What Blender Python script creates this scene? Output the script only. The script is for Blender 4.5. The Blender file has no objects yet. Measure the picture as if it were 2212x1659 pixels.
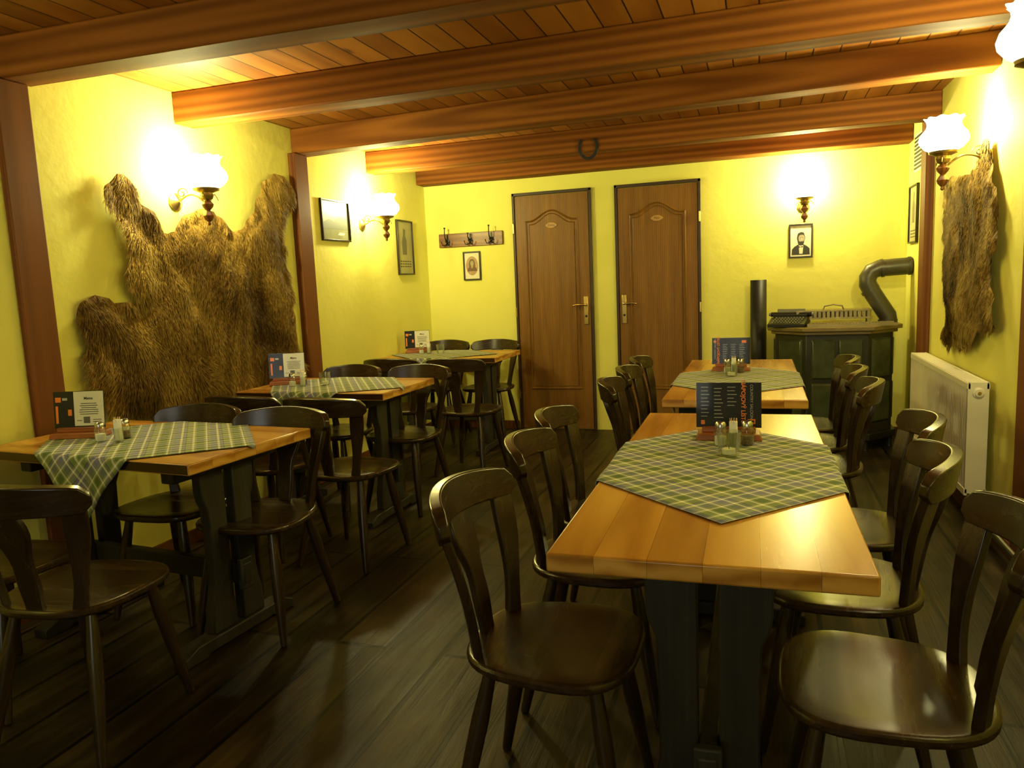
import bpy, bmesh, math, random, bisect
from mathutils import Vector, Matrix, noise
from mathutils.geometry import delaunay_2d_cdt
random.seed(7)
scene=bpy.context.scene
scene.view_settings.view_transform='Standard'
scene.view_settings.look='None'
XL,XR,YB,YF,ZC=-2.89,1.06,6.38,-2.2,2.36

# ------------------------------------------------------------------ materials
def newmat(name):
    m=bpy.data.materials.new(name);m.use_nodes=True
    nt=m.node_tree;b=nt.nodes['Principled BSDF']
    return m,nt,b
def N(nt,t,**k):
    n=nt.nodes.new(t)
    for a,v in k.items(): setattr(n,a,v)
    return n
def ramp(nt,stops,interp='LINEAR'):
    r=N(nt,'ShaderNodeValToRGB');cr=r.color_ramp;cr.interpolation=interp
    while len(cr.elements)<len(stops): cr.elements.new(0.5)
    for e,(p,c) in zip(cr.elements,stops):
        e.position=p;e.color=(*c,1)
    return r
def mapping(nt,scale=(1,1,1),rot=(0,0,0),coord='Object'):
    tc=N(nt,'ShaderNodeTexCoord');mp=N(nt,'ShaderNodeMapping')
    mp.inputs['Scale'].default_value=scale;mp.inputs['Rotation'].default_value=rot
    nt.links.new(tc.outputs[coord],mp.inputs['Vector']);return mp
def bump(nt,b,src,strength,dist=0.01):
    bp=N(nt,'ShaderNodeBump');bp.inputs['Strength'].default_value=strength;bp.inputs['Distance'].default_value=dist
    nt.links.new(src,bp.inputs['Height']);nt.links.new(bp.outputs['Normal'],b.inputs['Normal'])
def simple(name,col,rough=.5,metal=0,emit=None,es=0,nscale=0,namt=.15,spec=.5):
    m,nt,b=newmat(name)
    b.inputs['Base Color'].default_value=(*col,1);b.inputs['Roughness'].default_value=rough;b.inputs['Metallic'].default_value=metal
    b.inputs['Specular IOR Level'].default_value=spec
    if nscale:
        mp=mapping(nt);n=N(nt,'ShaderNodeTexNoise');n.inputs['Scale'].default_value=nscale;n.inputs['Detail'].default_value=5
        nt.links.new(mp.outputs[0],n.inputs['Vector'])
        r=ramp(nt,[(.3,tuple(c*(1-namt) for c in col)),(.7,tuple(min(1,c*(1+namt)) for c in col))])
        nt.links.new(n.outputs['Fac'],r.inputs[0]);nt.links.new(r.outputs[0],b.inputs['Base Color'])
    if emit: b.inputs['Emission Color'].default_value=(*emit,1);b.inputs['Emission Strength'].default_value=es
    return m
def wood(name,dark,mid,light,axis='y',rough=.35,scale=1.0,plank=None,knots=True,bstr=.15,rr=.12,gap=.003,plen=1.6,wave=.35,pv=(.72,1.2),spec=.5):
    """stretched grain + growth-ring bands + optional planks (width=plank) running along axis"""
    m,nt,b=newmat(name);b.inputs['Specular IOR Level'].default_value=spec
    s={'x':(.6,9,9),'y':(9,.6,9),'z':(9,9,.6)}[axis];s=tuple(v*scale for v in s)
    mp=mapping(nt,s)
    vec=mp.outputs[0]
    if plank:
        rot={'y':(0,0,math.pi/2),'x':(0,0,0)}[axis]
        m2=mapping(nt,(1,1,1),rot)
        br=N(nt,'ShaderNodeTexBrick');br.inputs['Scale'].default_value=1
        br.inputs['Color1'].default_value=(0,0,0,1);br.inputs['Color2'].default_value=(1,1,1,1);br.inputs['Mortar'].default_value=(.5,.5,.5,1)
        br.inputs['Mortar Size'].default_value=gap;br.inputs['Brick Width'].default_value=plen;br.inputs['Row Height'].default_value=plank;br.offset=.37
        nt.links.new(m2.outputs[0],br.inputs['Vector'])
        add=N(nt,'ShaderNodeVectorMath',operation='MULTIPLY_ADD')
        add.inputs[1].default_value=(7.3,7.3,7.3)
        nt.links.new(br.outputs['Color'],add.inputs[0]);nt.links.new(vec,add.inputs[2]);vec=add.outputs[0]
    n1=N(nt,'ShaderNodeTexNoise');n1.inputs['Scale'].default_value=1.2;n1.inputs['Detail'].default_value=8;n1.inputs['Roughness'].default_value=.6;n1.inputs['Distortion'].default_value=.6
    nt.links.new(vec,n1.inputs['Vector'])
    w=N(nt,'ShaderNodeTexWave',wave_type='RINGS' if axis!='z' else 'BANDS');w.inputs['Scale'].default_value=.9;w.inputs['Distortion'].default_value=5;w.inputs['Detail'].default_value=3;w.inputs['Detail Scale'].default_value=.7
    nt.links.new(vec,w.inputs['Vector'])
    mx=N(nt,'ShaderNodeMix');mx.inputs[0].default_value=wave
    nt.links.new(n1.outputs['Fac'],mx.inputs[2]);nt.links.new(w.outputs['Fac'],mx.inputs[3])
    r=ramp(nt,[(.2,dark),(.5,mid),(.8,light)])
    nt.links.new(mx.outputs[0],r.inputs[0]);col=r.outputs[0]
    if knots:
        s2={'x':(.35,1,1),'y':(1,.35,1),'z':(1,1,.35)}[axis]
        m3=mapping(nt,tuple(3.2*v*scale for v in s2));vo=N(nt,'ShaderNodeTexVoronoi');vo.inputs['Scale'].default_value=1.0
        nt.links.new(m3.outputs[0],vo.inputs['Vector'])
        kr=ramp(nt,[(.03,tuple(c*.35 for c in dark)),(.075,(1,1,1))]);nt.links.new(vo.outputs['Distance'],kr.inputs[0])
        mk=N(nt,'ShaderNodeMix',data_type='RGBA',blend_type='MULTIPLY');mk.inputs[0].default_value=.8
        nt.links.new(col,mk.inputs[6]);nt.links.new(kr.outputs[0],mk.inputs[7]);col=mk.outputs[2]
    if plank:
        hv=N(nt,'ShaderNodeHueSaturation');mr=N(nt,'ShaderNodeMapRange');mr.inputs[3].default_value=pv[0];mr.inputs[4].default_value=pv[1]
        nt.links.new(br.outputs['Color'],mr.inputs[0]);nt.links.new(mr.outputs[0],hv.inputs['Value']);nt.links.new(col,hv.inputs['Color'])
        mg=N(nt,'ShaderNodeMix',data_type='RGBA');nt.links.new(br.outputs['Fac'],mg.inputs[0]);nt.links.new(hv.outputs[0],mg.inputs[6]);mg.inputs[7].default_value=(*(c*.12 for c in dark),1)
        col=mg.outputs[2]
    nt.links.new(col,b.inputs['Base Color'])
    rm=N(nt,'ShaderNodeMapRange');rm.inputs[3].default_value=max(.03,rough-rr);rm.inputs[4].default_value=rough+rr
    nt.links.new(n1.outputs['Fac'],rm.inputs[0]);nt.links.new(rm.outputs[0],b.inputs['Roughness'])
    if bstr: bump(nt,b,mx.outputs[0],bstr,.004)
    return m

M_wall,nt,b=newmat('yellow_plaster')
mp=mapping(nt);n=N(nt,'ShaderNodeTexNoise');n.inputs['Scale'].default_value=1.6;n.inputs['Detail'].default_value=6;nt.links.new(mp.outputs[0],n.inputs['Vector'])
r=ramp(nt,[(.3,(.74,.71,.145)),(.7,(.81,.785,.20))]);nt.links.new(n.outputs['Fac'],r.inputs[0]);nt.links.new(r.outputs[0],b.inputs['Base Color'])
b.inputs['Roughness'].default_value=.75;b.inputs['Specular IOR Level'].default_value=.3
n2=N(nt,'ShaderNodeTexNoise');n2.inputs['Scale'].default_value=14;n2.inputs['Detail'].default_value=8;nt.links.new(mp.outputs[0],n2.inputs['Vector'])
bump(nt,b,n2.outputs['Fac'],.2,.015)

M_floor=wood('dark_floor_boards',(.006,.004,.002),(.026,.018,.007),(.085,.058,.022),'y',.46,1.6,plank=.215,knots=False,bstr=.9,rr=.16,gap=.009,wave=.15,plen=2.3,pv=(.55,1.3),spec=.28)
M_ceil=wood('ceiling_boards',(.17,.055,.008),(.28,.10,.015),(.36,.15,.025),'y',.5,1.0,plank=.125,bstr=.1,gap=.0035,plen=9,pv=(.8,1.15),spec=.3)
M_beam=wood('beam_wood',(.10,.030,.004),(.18,.060,.009),(.26,.095,.016),'x',.65,.8,bstr=.2,spec=.12)
M_post=wood('post_wood',(.085,.026,.006),(.14,.047,.010),(.20,.07,.015),'z',.6,.9,bstr=.2,spec=.2)
M_door=wood('door_oak',(.115,.048,.006),(.19,.088,.012),(.25,.125,.020),'z',.42,2.6,knots=False,wave=.2,spec=.3)
M_doorframe=simple('door_frame_dark',(.035,.016,.006),.5,nscale=6)
M_pineY=wood('pine_tabletop_long',(.32,.13,.016),(.52,.26,.040),(.66,.37,.08),'y',.25,.8,plank=.105,bstr=.06,rr=.07,gap=.0003,plen=5,pv=(.93,1.04),wave=.4)
M_chair=wood('chair_dark_wood',(.020,.011,.003),(.032,.018,.0055),(.048,.027,.008),'z',.27,2.6,knots=False,bstr=0,rr=.02,wave=.04)
M_seat=wood('chair_seat_wood',(.018,.010,.003),(.032,.018,.0055),(.058,.032,.010),'x',.27,2.2,knots=False,bstr=0,rr=.04,wave=.1)
M_leg=wood('trestle_dark_stain',(.016,.014,.009),(.028,.025,.017),(.044,.040,.028),'z',.48,2.2,knots=False,bstr=.2,wave=.06,spec=.3)
M_rack=wood('rack_wood',(.12,.045,.012),(.2,.08,.02),(.27,.12,.03),'x',.4,1.5,knots=False)
M_base=wood('menu_base_wood',(.20,.055,.012),(.30,.09,.02),(.38,.13,.03),'x',.4,2,knots=False)
M_black=simple('black_iron',(.012,.012,.012),.45,.3,nscale=9)
M_brass=simple('brass',(.75,.55,.2),.25,1)
M_gold=simple('aged_brass',(.42,.30,.10),.35,.9,nscale=20)
M_white=simple('radiator_white',(.80,.78,.62),.4)
M_steel=simple('steel',(.55,.55,.52),.25,1)
M_stove=simple('stove_enamel_dark',(.016,.017,.010),.35,nscale=8)
M_tile=simple('green_stove_tile',(.045,.055,.026),.22,nscale=12,namt=.3)
M_plate=simple('stove_top_bronze',(.20,.15,.06),.4,.5,nscale=10)
M_flue=simple('flue_pipe_grey',(.09,.085,.06),.4,.5,nscale=7)
M_frame=simple('picture_frame_dark',(.018,.012,.008),.35)
M_mat=simple('picture_paper',(.72,.66,.46),.6)
M_ink=simple('picture_ink',(.03,.028,.022),.6)
M_skin=simple('picture_midtone',(.36,.31,.20),.6,nscale=30)
M_sepia=simple('picture_sepia',(.40,.26,.12),.6,nscale=30)
M_cardblk=simple('menu_black',(.012,.012,.014),.5,spec=.3)
M_cardwht=simple('menu_white',(.75,.74,.62),.4)
M_orange=simple('menu_orange',(.85,.22,.02),.5)
M_txt=simple('menu_white_text',(.45,.45,.42),.5)
M_grey=simple('plain_grey_patch',(.12,.12,.11),.6)
M_wax=simple('candle_wax',(.85,.82,.68),.5)
M_salt=simple('salt',(.85,.84,.78),.8)
M_pepper=simple('pepper',(.16,.11,.06),.9,nscale=200,namt=.6)
M_pick=simple('toothpick_wood',(.7,.5,.25),.6)
M_cloudy=simple('landscape_photo',(.20,.21,.12),.35,nscale=4,namt=.5)
M_gpaper=simple('poster_paper',(.36,.34,.16),.5,nscale=5)
M_knob=wood('lamp_turned_wood',(.10,.035,.01),(.18,.065,.018),(.25,.1,.03),'z',.3,2,knots=False)

def glass(name,tint=(.95,.97,.9),f=.12,top=.75):
    m=bpy.data.materials.new(name);m.use_nodes=True;nt=m.node_tree;nt.nodes.clear()
    o=N(nt,'ShaderNodeOutputMaterial');mx=N(nt,'ShaderNodeMixShader');t=N(nt,'ShaderNodeBsdfTransparent');g=N(nt,'ShaderNodeBsdfGlossy')
    t.inputs[0].default_value=(*tint,1);g.inputs['Roughness'].default_value=.05
    lw=N(nt,'ShaderNodeLayerWeight');lw.inputs[0].default_value=.35
    mr=N(nt,'ShaderNodeMapRange');mr.inputs[3].default_value=f*.5;mr.inputs[4].default_value=top
    nt.links.new(lw.outputs['Facing'],mr.inputs[0]);nt.links.new(mr.outputs[0],mx.inputs[0])
    nt.links.new(t.outputs[0],mx.inputs[1]);nt.links.new(g.outputs[0],mx.inputs[2]);nt.links.new(mx.outputs[0],o.inputs[0]);return m
M_glass=glass('clear_glass');M_acryl=glass('acrylic_sheet',(.98,.98,.97),.01,.05)
LCOL=(1.0,.91,.39)
M_shade=bpy.data.materials.new('opal_glass_shade');M_shade.use_nodes=True;nt=M_shade.node_tree;nt.nodes.clear()
o=N(nt,'ShaderNodeOutputMaterial');a=N(nt,'ShaderNodeMixShader');t=N(nt,'ShaderNodeBsdfTransparent');e=N(nt,'ShaderNodeEmission')
e.inputs[0].default_value=(1,.94,.6,1);e.inputs[1].default_value=13;a.inputs[0].default_value=.45
nt.links.new(t.outputs[0],a.inputs[1]);nt.links.new(e.outputs[0],a.inputs[2]);nt.links.new(a.outputs[0],o.inputs[0])
M_bulb=simple('bulb_glass',(1,1,1),.4,0,(1,.9,.55),14)

# plaid cloth
M_plaid,nt,b=newmat('plaid_cloth')
tc=N(nt,'ShaderNodeUVMap');sx=N(nt,'ShaderNodeSeparateXYZ');nt.links.new(tc.outputs[0],sx.inputs[0])
cream=(.78,.78,.62);green=(.08,.13,.035);lg=(.24,.29,.13);blue=(.17,.18,.34);dk=(.05,.07,.045)
def stripes(out):
    mu=N(nt,'ShaderNodeMath',operation='MULTIPLY');mu.inputs[1].default_value=1/.13;nt.links.new(out,mu.inputs[0])
    fr=N(nt,'ShaderNodeMath',operation='FRACT');nt.links.new(mu.outputs[0],fr.inputs[0])
    r=ramp(nt,[(0,lg),(.09,cream),(.15,lg),(.20,green),(.40,lg),(.45,cream),(.50,blue),(.53,lg),(.58,blue),(.76,cream),(.82,blue),(.90,dk),(.93,lg)],'CONSTANT')
    nt.links.new(fr.outputs[0],r.inputs[0]);return r.outputs[0]
a1=stripes(sx.outputs[0]);a2=stripes(sx.outputs[1])
mx=N(nt,'ShaderNodeMix',data_type='RGBA');mx.inputs[0].default_value=.5;nt.links.new(a1,mx.inputs[6]);nt.links.new(a2,mx.inputs[7])
nt.links.new(mx.outputs[2],b.inputs['Base Color']);b.inputs['Roughness'].default_value=.85

def hidemat(name,cd,cm,cl,sc=3.0):
    m,nt,b=newmat(name);mp=mapping(nt,(1,1,.6))
    n=N(nt,'ShaderNodeTexNoise');n.inputs['Scale'].default_value=sc;n.inputs['Detail'].default_value=6;n.inputs['Roughness'].default_value=.6;n.inputs['Distortion'].default_value=.7
    nt.links.new(mp.outputs[0],n.inputs['Vector'])
    n3=N(nt,'ShaderNodeTexNoise');n3.inputs['Scale'].default_value=70;nt.links.new(mp.outputs[0],n3.inputs['Vector'])
    mx=N(nt,'ShaderNodeMix');mx.inputs[0].default_value=.25;nt.links.new(n.outputs['Fac'],mx.inputs[2]);nt.links.new(n3.outputs['Fac'],mx.inputs[3])
    r=ramp(nt,[(.38,cd),(.5,cm),(.62,cl)]);nt.links.new(mx.outputs[0],r.inputs[0])
    nt.links.new(r.outputs[0],b.inputs['Base Color']);b.inputs['Roughness'].default_value=.65;b.inputs['Specular IOR Level'].default_value=.08
    return m
M_hide=hidemat('bear_fur',(.055,.028,.006),(.20,.118,.024),(.44,.30,.072),2.0)
M_hide2=hidemat('deer_fur',(.035,.018,.004),(.22,.132,.028),(.46,.33,.09),3.0)

# ------------------------------------------------------------------ mesh builder
class MB:
    def __init__(s): s.v=[];s.f=[];s.m=[]
    def add(s,vs,fs,mat=0,M=None):
        o=len(s.v)
        for v in vs:
            v=Vector(v); s.v.append(M@v if M else v)
        for f in fs: s.f.append([i+o for i in f]);s.m.append(mat)
    def box(s,x0,x1,y0,y1,z0,z1,mat=0,M=None):
        vs=[(x,y,z) for x in (x0,x1) for y in (y0,y1) for z in (z0,z1)]
        s.add(vs,[(0,1,3,2),(4,6,7,5),(0,4,5,1),(2,3,7,6),(0,2,6,4),(1,5,7,3)],mat,M)
    def prism(s,pts,d0,d1,mat=0,M=None):
        n=len(pts);vs=[(a,d0,b) for a,b in pts]+[(a,d1,b) for a,b in pts]
        fs=[list(range(n)),list(range(2*n-1,n-1,-1))]+[[i,i+n,(i+1)%n+n,(i+1)%n] for i in range(n)]
        s.add(vs,fs,mat,M)
    def lathe(s,prof,seg=20,mat=0,M=None,wave=None):
        vs=[];fs=[]
        for k,(r,z) in enumerate(prof):
            for i in range(seg):
                a=2*math.pi*i/seg;rr=r;zz=z
                if wave: rr,zz=wave(k,a,r,z)
                vs.append((rr*math.cos(a),rr*math.sin(a),zz))
        for k in range(len(prof)-1):
            for i in range(seg):
                j=(i+1)%seg;fs.append((k*seg+i,k*seg+j,(k+1)*seg+j,(k+1)*seg+i))
        if prof[0][0]>1e-4 and not wave: fs.append(list(range(seg))[::-1])
        if prof[-1][0]>1e-4 and not wave: fs.append([(len(prof)-1)*seg+i for i in range(seg)])
        s.add(vs,fs,mat,M)
    def tube(s,path,rad,seg=10,mat=0,M=None):
        path=[Vector(p) for p in path];n=len(path)
        if not isinstance(rad,(list,tuple)): rad=[rad]*n
        vs=[];fs=[];up=None
        for k,p in enumerate(path):
            t=(path[min(k+1,n-1)]-path[max(k-1,0)]).normalized()
            if up is None:
                up=Vector((0,0,1)) if abs(t.z)<.9 else Vector((1,0,0))
            a=t.cross(up).normalized();bb=a.cross(t).normalized();up=bb
            for i in range(seg):
                th=2*math.pi*i/seg;vs.append(p+rad[k]*(math.cos(th)*a+math.sin(th)*bb))
        for k in range(n-1):
            for i in range(seg):
                j=(i+1)%seg;fs.append((k*seg+i,k*seg+j,(k+1)*seg+j,(k+1)*seg+i))
        fs.append(list(range(seg))[::-1]);fs.append([(n-1)*seg+i for i in range(seg)])
        s.add(vs,fs,mat,M)
    def strip(s,path,wid,th,wdir,mat=0,M=None):
        path=[Vector(p) for p in path];n=len(path);vs=[];fs=[]
        for k,p in enumerate(path):
            t=(path[min(k+1,n-1)]-path[max(k-1,0)]).normalized();w=Vector(wdir[k] if isinstance(wdir,list) else wdir).normalized()
            d=t.cross(w).normalized();W=wid[k]/2;T=(th[k] if isinstance(th,list) else th)/2
            vs+=[p+w*W+d*T,p-w*W+d*T,p-w*W-d*T,p+w*W-d*T]
        for k in range(n-1):
            for i in range(4):
                j=(i+1)%4;fs.append((k*4+i,k*4+j,(k+1)*4+j,(k+1)*4+i))
        fs+=[(3,2,1,0),tuple((n-1)*4+i for i in range(4))]
        s.add(vs,fs,mat,M)
    def mesh(s,name,mats,sharp=35):
        me=bpy.data.meshes.new(name);me.from_pydata([tuple(v) for v in s.v],[],s.f)
        for m in mats: me.materials.append(m)
        for p,mi in zip(me.polygons,s.m): p.material_index=mi;p.use_smooth=True
        bm=bmesh.new();bm.from_mesh(me);bmesh.ops.recalc_face_normals(bm,faces=bm.faces);bm.to_mesh(me);bm.free()
        me.set_sharp_from_angle(angle=math.radians(sharp));me.update()
        return me
    def obj(s,name,mats,loc=(0,0,0),rz=0,bev=0,parent=None,sharp=35,seg=2):
        return place(s.mesh(name,mats,sharp),name,loc,rz,bev,parent,seg)
def place(me,name,loc=(0,0,0),rz=0,bev=0,parent=None,seg=2):
    o=bpy.data.objects.new(name,me);scene.collection.objects.link(o);o.location=loc;o.rotation_euler=(0,0,rz)
    if bev:
        m=o.modifiers.new('bevel','BEVEL');m.width=bev;m.segments=seg;m.limit_method='ANGLE';m.angle_limit=math.radians(40);m.harden_normals=False
    if parent: o.parent=parent
    return o
def empty(name,loc=(0,0,0),rz=0):
    o=bpy.data.objects.new(name,None);o.empty_display_size=.1;scene.collection.objects.link(o);o.location=loc;o.rotation_euler=(0,0,rz);return o
def text(body,size,M,mat,parent,name,align='CENTER',bold=0):
    cu=bpy.data.curves.new(name,'FONT');cu.body=body;cu.size=size;cu.align_x=align;cu.align_y='CENTER';cu.extrude=.0002;cu.offset=bold
    t=bpy.data.objects.new(name,cu);scene.collection.objects.link(t)
    bpy.context.view_layer.update()
    dg=bpy.context.evaluated_depsgraph_get();me=bpy.data.meshes.new_from_object(t.evaluated_get(dg));bpy.data.objects.remove(t)
    me.transform(M);me.materials.clear();me.materials.append(mat)
    o=bpy.data.objects.new(name,me);scene.collection.objects.link(o);o.parent=parent;return o
RX=Matrix.Rotation(math.pi/2,4,'X')
T=Matrix.Translation

# ------------------------------------------------------------------ room shell
def shell(name,b,mat):
    m=MB();m.box(*b);return m.obj(name,[mat])
shell('floor',(XL-.2,XR+.2,YF-.2,YB+.2,-.1,0),M_floor)
shell('ceiling',(XL-.2,XR+.2,YF-.2,YB+.2,ZC,ZC+.1),M_ceil)
shell('wall_left',(XL-.15,XL,YF-.2,YB+.2,0,ZC),M_wall)
shell('wall_right',(XR,XR+.15,YF-.2,YB+.2,0,ZC),M_wall)
shell('wall_back',(XL,XR,YB,YB+.15,0,ZC),M_wall)
wx0,wx1,wz0,wz1=-1.5,-.1,.95,2.05
m=MB();m.box(XL,wx0,YF-.15,YF,0,ZC);m.box(wx1,XR,YF-.15,YF,0,ZC);m.box(wx0,wx1,YF-.15,YF,0,wz0);m.box(wx0,wx1,YF-.15,YF,wz1,ZC)
m.obj('wall_front',[M_wall])
m=MB()
for a in ((wx0,wx0+.06,wz0,wz1),(wx1-.06,wx1,wz0,wz1),((wx0+wx1)/2-.04,(wx0+wx1)/2+.04,wz0,wz1),(wx0,wx1,wz0,wz0+.06),(wx0,wx1,wz1-.06,wz1)):
    m.box(a[0],a[1],YF-.1,YF-.04,a[2],a[3])
m.box(wx0,wx1,YF-.075,YF-.07,wz0,wz1,1)
m.obj('window_1',[M_white,M_glass])
m=MB();m.box(XL,XL+.015,YF,YB,0,.07);m.obj('baseboard_left',[M_post])
m=MB();m.box(XR-.015,XR,YF,YB,0,.07);m.obj('baseboard_right',[M_post])
m=MB();m.box(-.42,XR-.015,YB-.015,YB,0,.07);m.box(XL+.015,-2.07,YB-.015,YB,0,.07);m.obj('baseboard_back',[M_post])

def beam(yl,yr,z0=2.20,z1=ZC,w=.15,x0=XL,x1=XR):
    m=MB();L=x1-x0;vs=[]
    n=24
    for k in range(n+1):
        x=-L/2+L*k/n;y=(yl+(yr-yl)*k/n)-(yl+yr)/2
        j=lambda s:.004*noise.noise(Vector((x*1.7,s,yl*3)))
        vs+=[(x,y+j(1),z0-2.28+j(2)),(x,y+w+j(3),z0-2.28+j(4)),(x,y+w+j(5),z1-2.28),(x,y+j(6),z1-2.28)]
    fs=[]
    for k in range(n):
        for i in range(4):
            q=(i+1)%4;fs.append((k*4+i,k*4+q,(k+1)*4+q,(k+1)*4+i))
    fs+=[(3,2,1,0),tuple(n*4+i for i in range(4))]
    m.add(vs,fs);return m.obj('ceiling_beam',[M_beam],((x0+x1)/2,(yl+yr)/2,2.28),bev=.008)
beam(2.335,2.42);beam(3.30,3.30);beam(4.34,4.13);beam(5.32,5.33);beam(6.22,6.22,2.205,w=.16)
beam(1.3,1.3);beam(.2,.2);beam(-.9,-.9)
def post(x0,x1,y0,y1,z1=2.2):
    cx,cy=(x0+x1)/2,(y0+y1)/2
    m=MB();m.box(x0-cx,x1-cx,y0-cy,y1-cy,0,z1);m.obj('wooden_post',[M_post],(cx,cy,0),bev=.006)
post(XL,XL+.03,2.30,2.45);post(XL,XL+.05,4.29,4.44)
post(XR-.05,XR,5.50,5.66,2.36);post(XR-.03,XR,3.46,3.62,2.36)

# ------------------------------------------------------------------ doors
M_nameplate=simple('name_plate_wood',(.40,.22,.06),.4)
def door(n,x0,x1,hside,label):
    e=empty('door_%d'%n,(0,0,0))
    y=YB
    m=MB();fw=.022
    m.box(x0,x0+fw,y-.03,y,0,2.08,1);m.box(x1-fw,x1,y-.03,y,0,2.08,1);m.box(x0,x1,y-.03,y,2.055,2.08,1)
    m.box(x0+fw+.003,x1-fw-.003,y-.022,y,.008,2.052,0)
    m.obj('leaf_%d'%n,[M_door,M_doorframe],parent=e,bev=.003)
    a0,a1=x0+.115,x1-.115;zb,zt=.36,1.84;cx=(a0+a1)/2;w=(a1-a0)/2
    def outl(ins):
        pts=[(a0+ins,zb+ins),(a1-ins,zb+ins)]
        for k in range(25):
            t=k/24;x=a1-ins-(a1-a0-2*ins)*t;q=(x-cx)/(w-ins)
            z=zt-ins+.085*(math.cos(math.pi*max(-1,min(1,q*1.12)))+1)/2
            pts.append((x,z))
        return pts
    for ins,d,wd in ((0,.034,.018),(.03,.028,.010)):
        po=outl(ins);pi=outl(ins+wd);m=MB();k=len(po)
        vs=[(a,y-.020,b) for a,b in po]+[(a,y-.020,b) for a,b in pi]+[((a+c)/2,y-d,(b+dd)/2) for (a,b),(c,dd) in zip(po,pi)]
        fs=[]
        for i in range(k):
            j=(i+1)%k;fs+=[(i,j,2*k+j,2*k+i),(2*k+i,2*k+j,k+j,k+i)]
        m.add(vs,fs);m.obj('moulding_%d'%n,[M_door],parent=e,sharp=50)
    hx=x1-.065 if hside>0 else x0+.065
    m=MB();m.box(hx-.019,hx+.019,y-.030,y-.021,.93,1.17)
    Mr=T((hx,y-.03,1.10))@Matrix.Rotation(math.pi/2,4,'X');m.lathe([(.011,0),(.011,.03),(.009,.045),(0,.05)],12,0,Mr)
    m.tube([(hx,y-.065,1.10),(hx-hside*.03,y-.072,1.10),(hx-hside*.07,y-.07,1.102),(hx-hside*.11,y-.066,1.095)],[.010,.009,.008,.007],8)
    m.lathe([(.010,0),(.010,.008),(0,.008)],12,1,T((hx,y-.029,1.0))@Matrix.Rotation(math.pi/2,4,'X'))
    m.obj('handle_%d'%n,[M_brass,M_black],parent=e,bev=.002)
    gx=x0+.006 if hside>0 else x1-.006
    m=MB()
    for z in (.32,1.05,1.78): m.lathe([(.008,-.04),(.008,.04)],10,0,T((gx,y-.034,z)))
    m.obj('hinges_%d'%n,[M_brass],parent=e)
    lx=(x0+x1)/2
    m=MB();pts=[(.048*math.cos(t)*(1+.08*math.cos(4*t)),.024*math.sin(t)) for t in [2*math.pi*i/28 for i in range(28)]]
    m.prism(pts,-.006,0,0,T((lx,y-.022,1.79)));m.obj('name_plate_%d'%n,[M_nameplate],parent=e,bev=.0015)
    text(label,.026,T((lx,y-.0285,1.79))@RX,M_doorframe,e,'lettering_%d'%n)
door(1,-2.05,-1.35,1,'Dámy');door(2,-1.15,-.45,-1,'Páni')

# ------------------------------------------------------------------ chair
def chair_mesh():
    m=MB()
    n=40;zt=.452
    def out(sc,z):
        r=[]
        for i in range(n):
            a=2*math.pi*i/n;c,s_=math.cos(a),math.sin(a)
            ex=2/2.9
            x=.215*math.copysign(abs(c)**ex,c);y=.205*math.copysign(abs(s_)**ex,s_)
            x*=1+.10*(y/.205)*.9-.03
            r.append((x*sc,y*sc,z))
        return r
    rings=[(.93,zt-.030),(1.0,zt-.022),(1.0,zt-.008),(.975,zt-.001),(.93,zt),(.72,zt-.004),(.4,zt-.008),(.05,zt-.009)]
    vs=[];fs=[]
    for sc,z in rings: vs+=out(sc,z)
    for k in range(len(rings)-1):
        for i in range(n):
            j=(i+1)%n;fs.append((k*n+i,k*n+j,(k+1)*n+j,(k+1)*n+i))
    fs.append(list(range(n))[::-1]);fs.append([(len(rings)-1)*n+i for i in range(n)])
    m.add(vs,fs,1)
    for sx in (-1,1):
        for sy in (-1,1):
            p0=Vector((sx*.125,sy*.12,.43));p1=Vector((sx*.185,sy*(.19 if sy>0 else .215),0))
            ts=[0,.12,.3,.5,.75,.97,1];rd=[.015,.017,.0215,.021,.017,.0135,.012]
            m.tube([p0.lerp(p1,t) for t in ts],rd,12)
    path=[];wid=[];th=[];K=22
    for k in range(K+1):
        q=-1+2*k/K;x=.222*q
        y=-.262+.085*q*q
        e=abs(q)
        h=.092-.016*e*e
        if e>.86: h*=math.sqrt(max(.08,1-((e-.86)/.15)**2))
        path.append((x,y,.785-.012*e*e));wid.append(h);th.append(.030 if e<.95 else .024)
    m.strip(path,wid,th,(0,-.18,.98),1)
    def slat(xb,yb,xt,yt,prof,tk,ang):
        P=[];Wd=[]
        K=14
        for k in range(K+1):
            t=k/K;x=xb+(xt-xb)*t;y=yb+(yt-yb)*t+.012*math.sin(math.pi*t)
            P.append((x,y,.44+(.775-.44)*t));Wd.append(prof(t))
        m.strip(P,Wd,tk,(math.cos(ang),math.sin(ang),0))
    slat(0,-.178,0,-.262,lambda t:.070-.020*math.sin(2*math.pi*(t*.95+.02))-.012*math.cos(4*math.pi*t)+.018*t,.020,0)
    for sx in (-1,1):
        slat(sx*.125,-.155,sx*.185,-.205,lambda t:.044-.009*math.sin(2*math.pi*t)+.014*t,.022,sx*.55)
    return m.mesh('dining_chair',[M_chair,M_seat])
CH=chair_mesh()
def chair(x,y,hx,hy):
    place(CH,'dining_chair',(x,y,0),math.atan2(hy,hx)-math.pi/2,bev=.008,seg=3)
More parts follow.
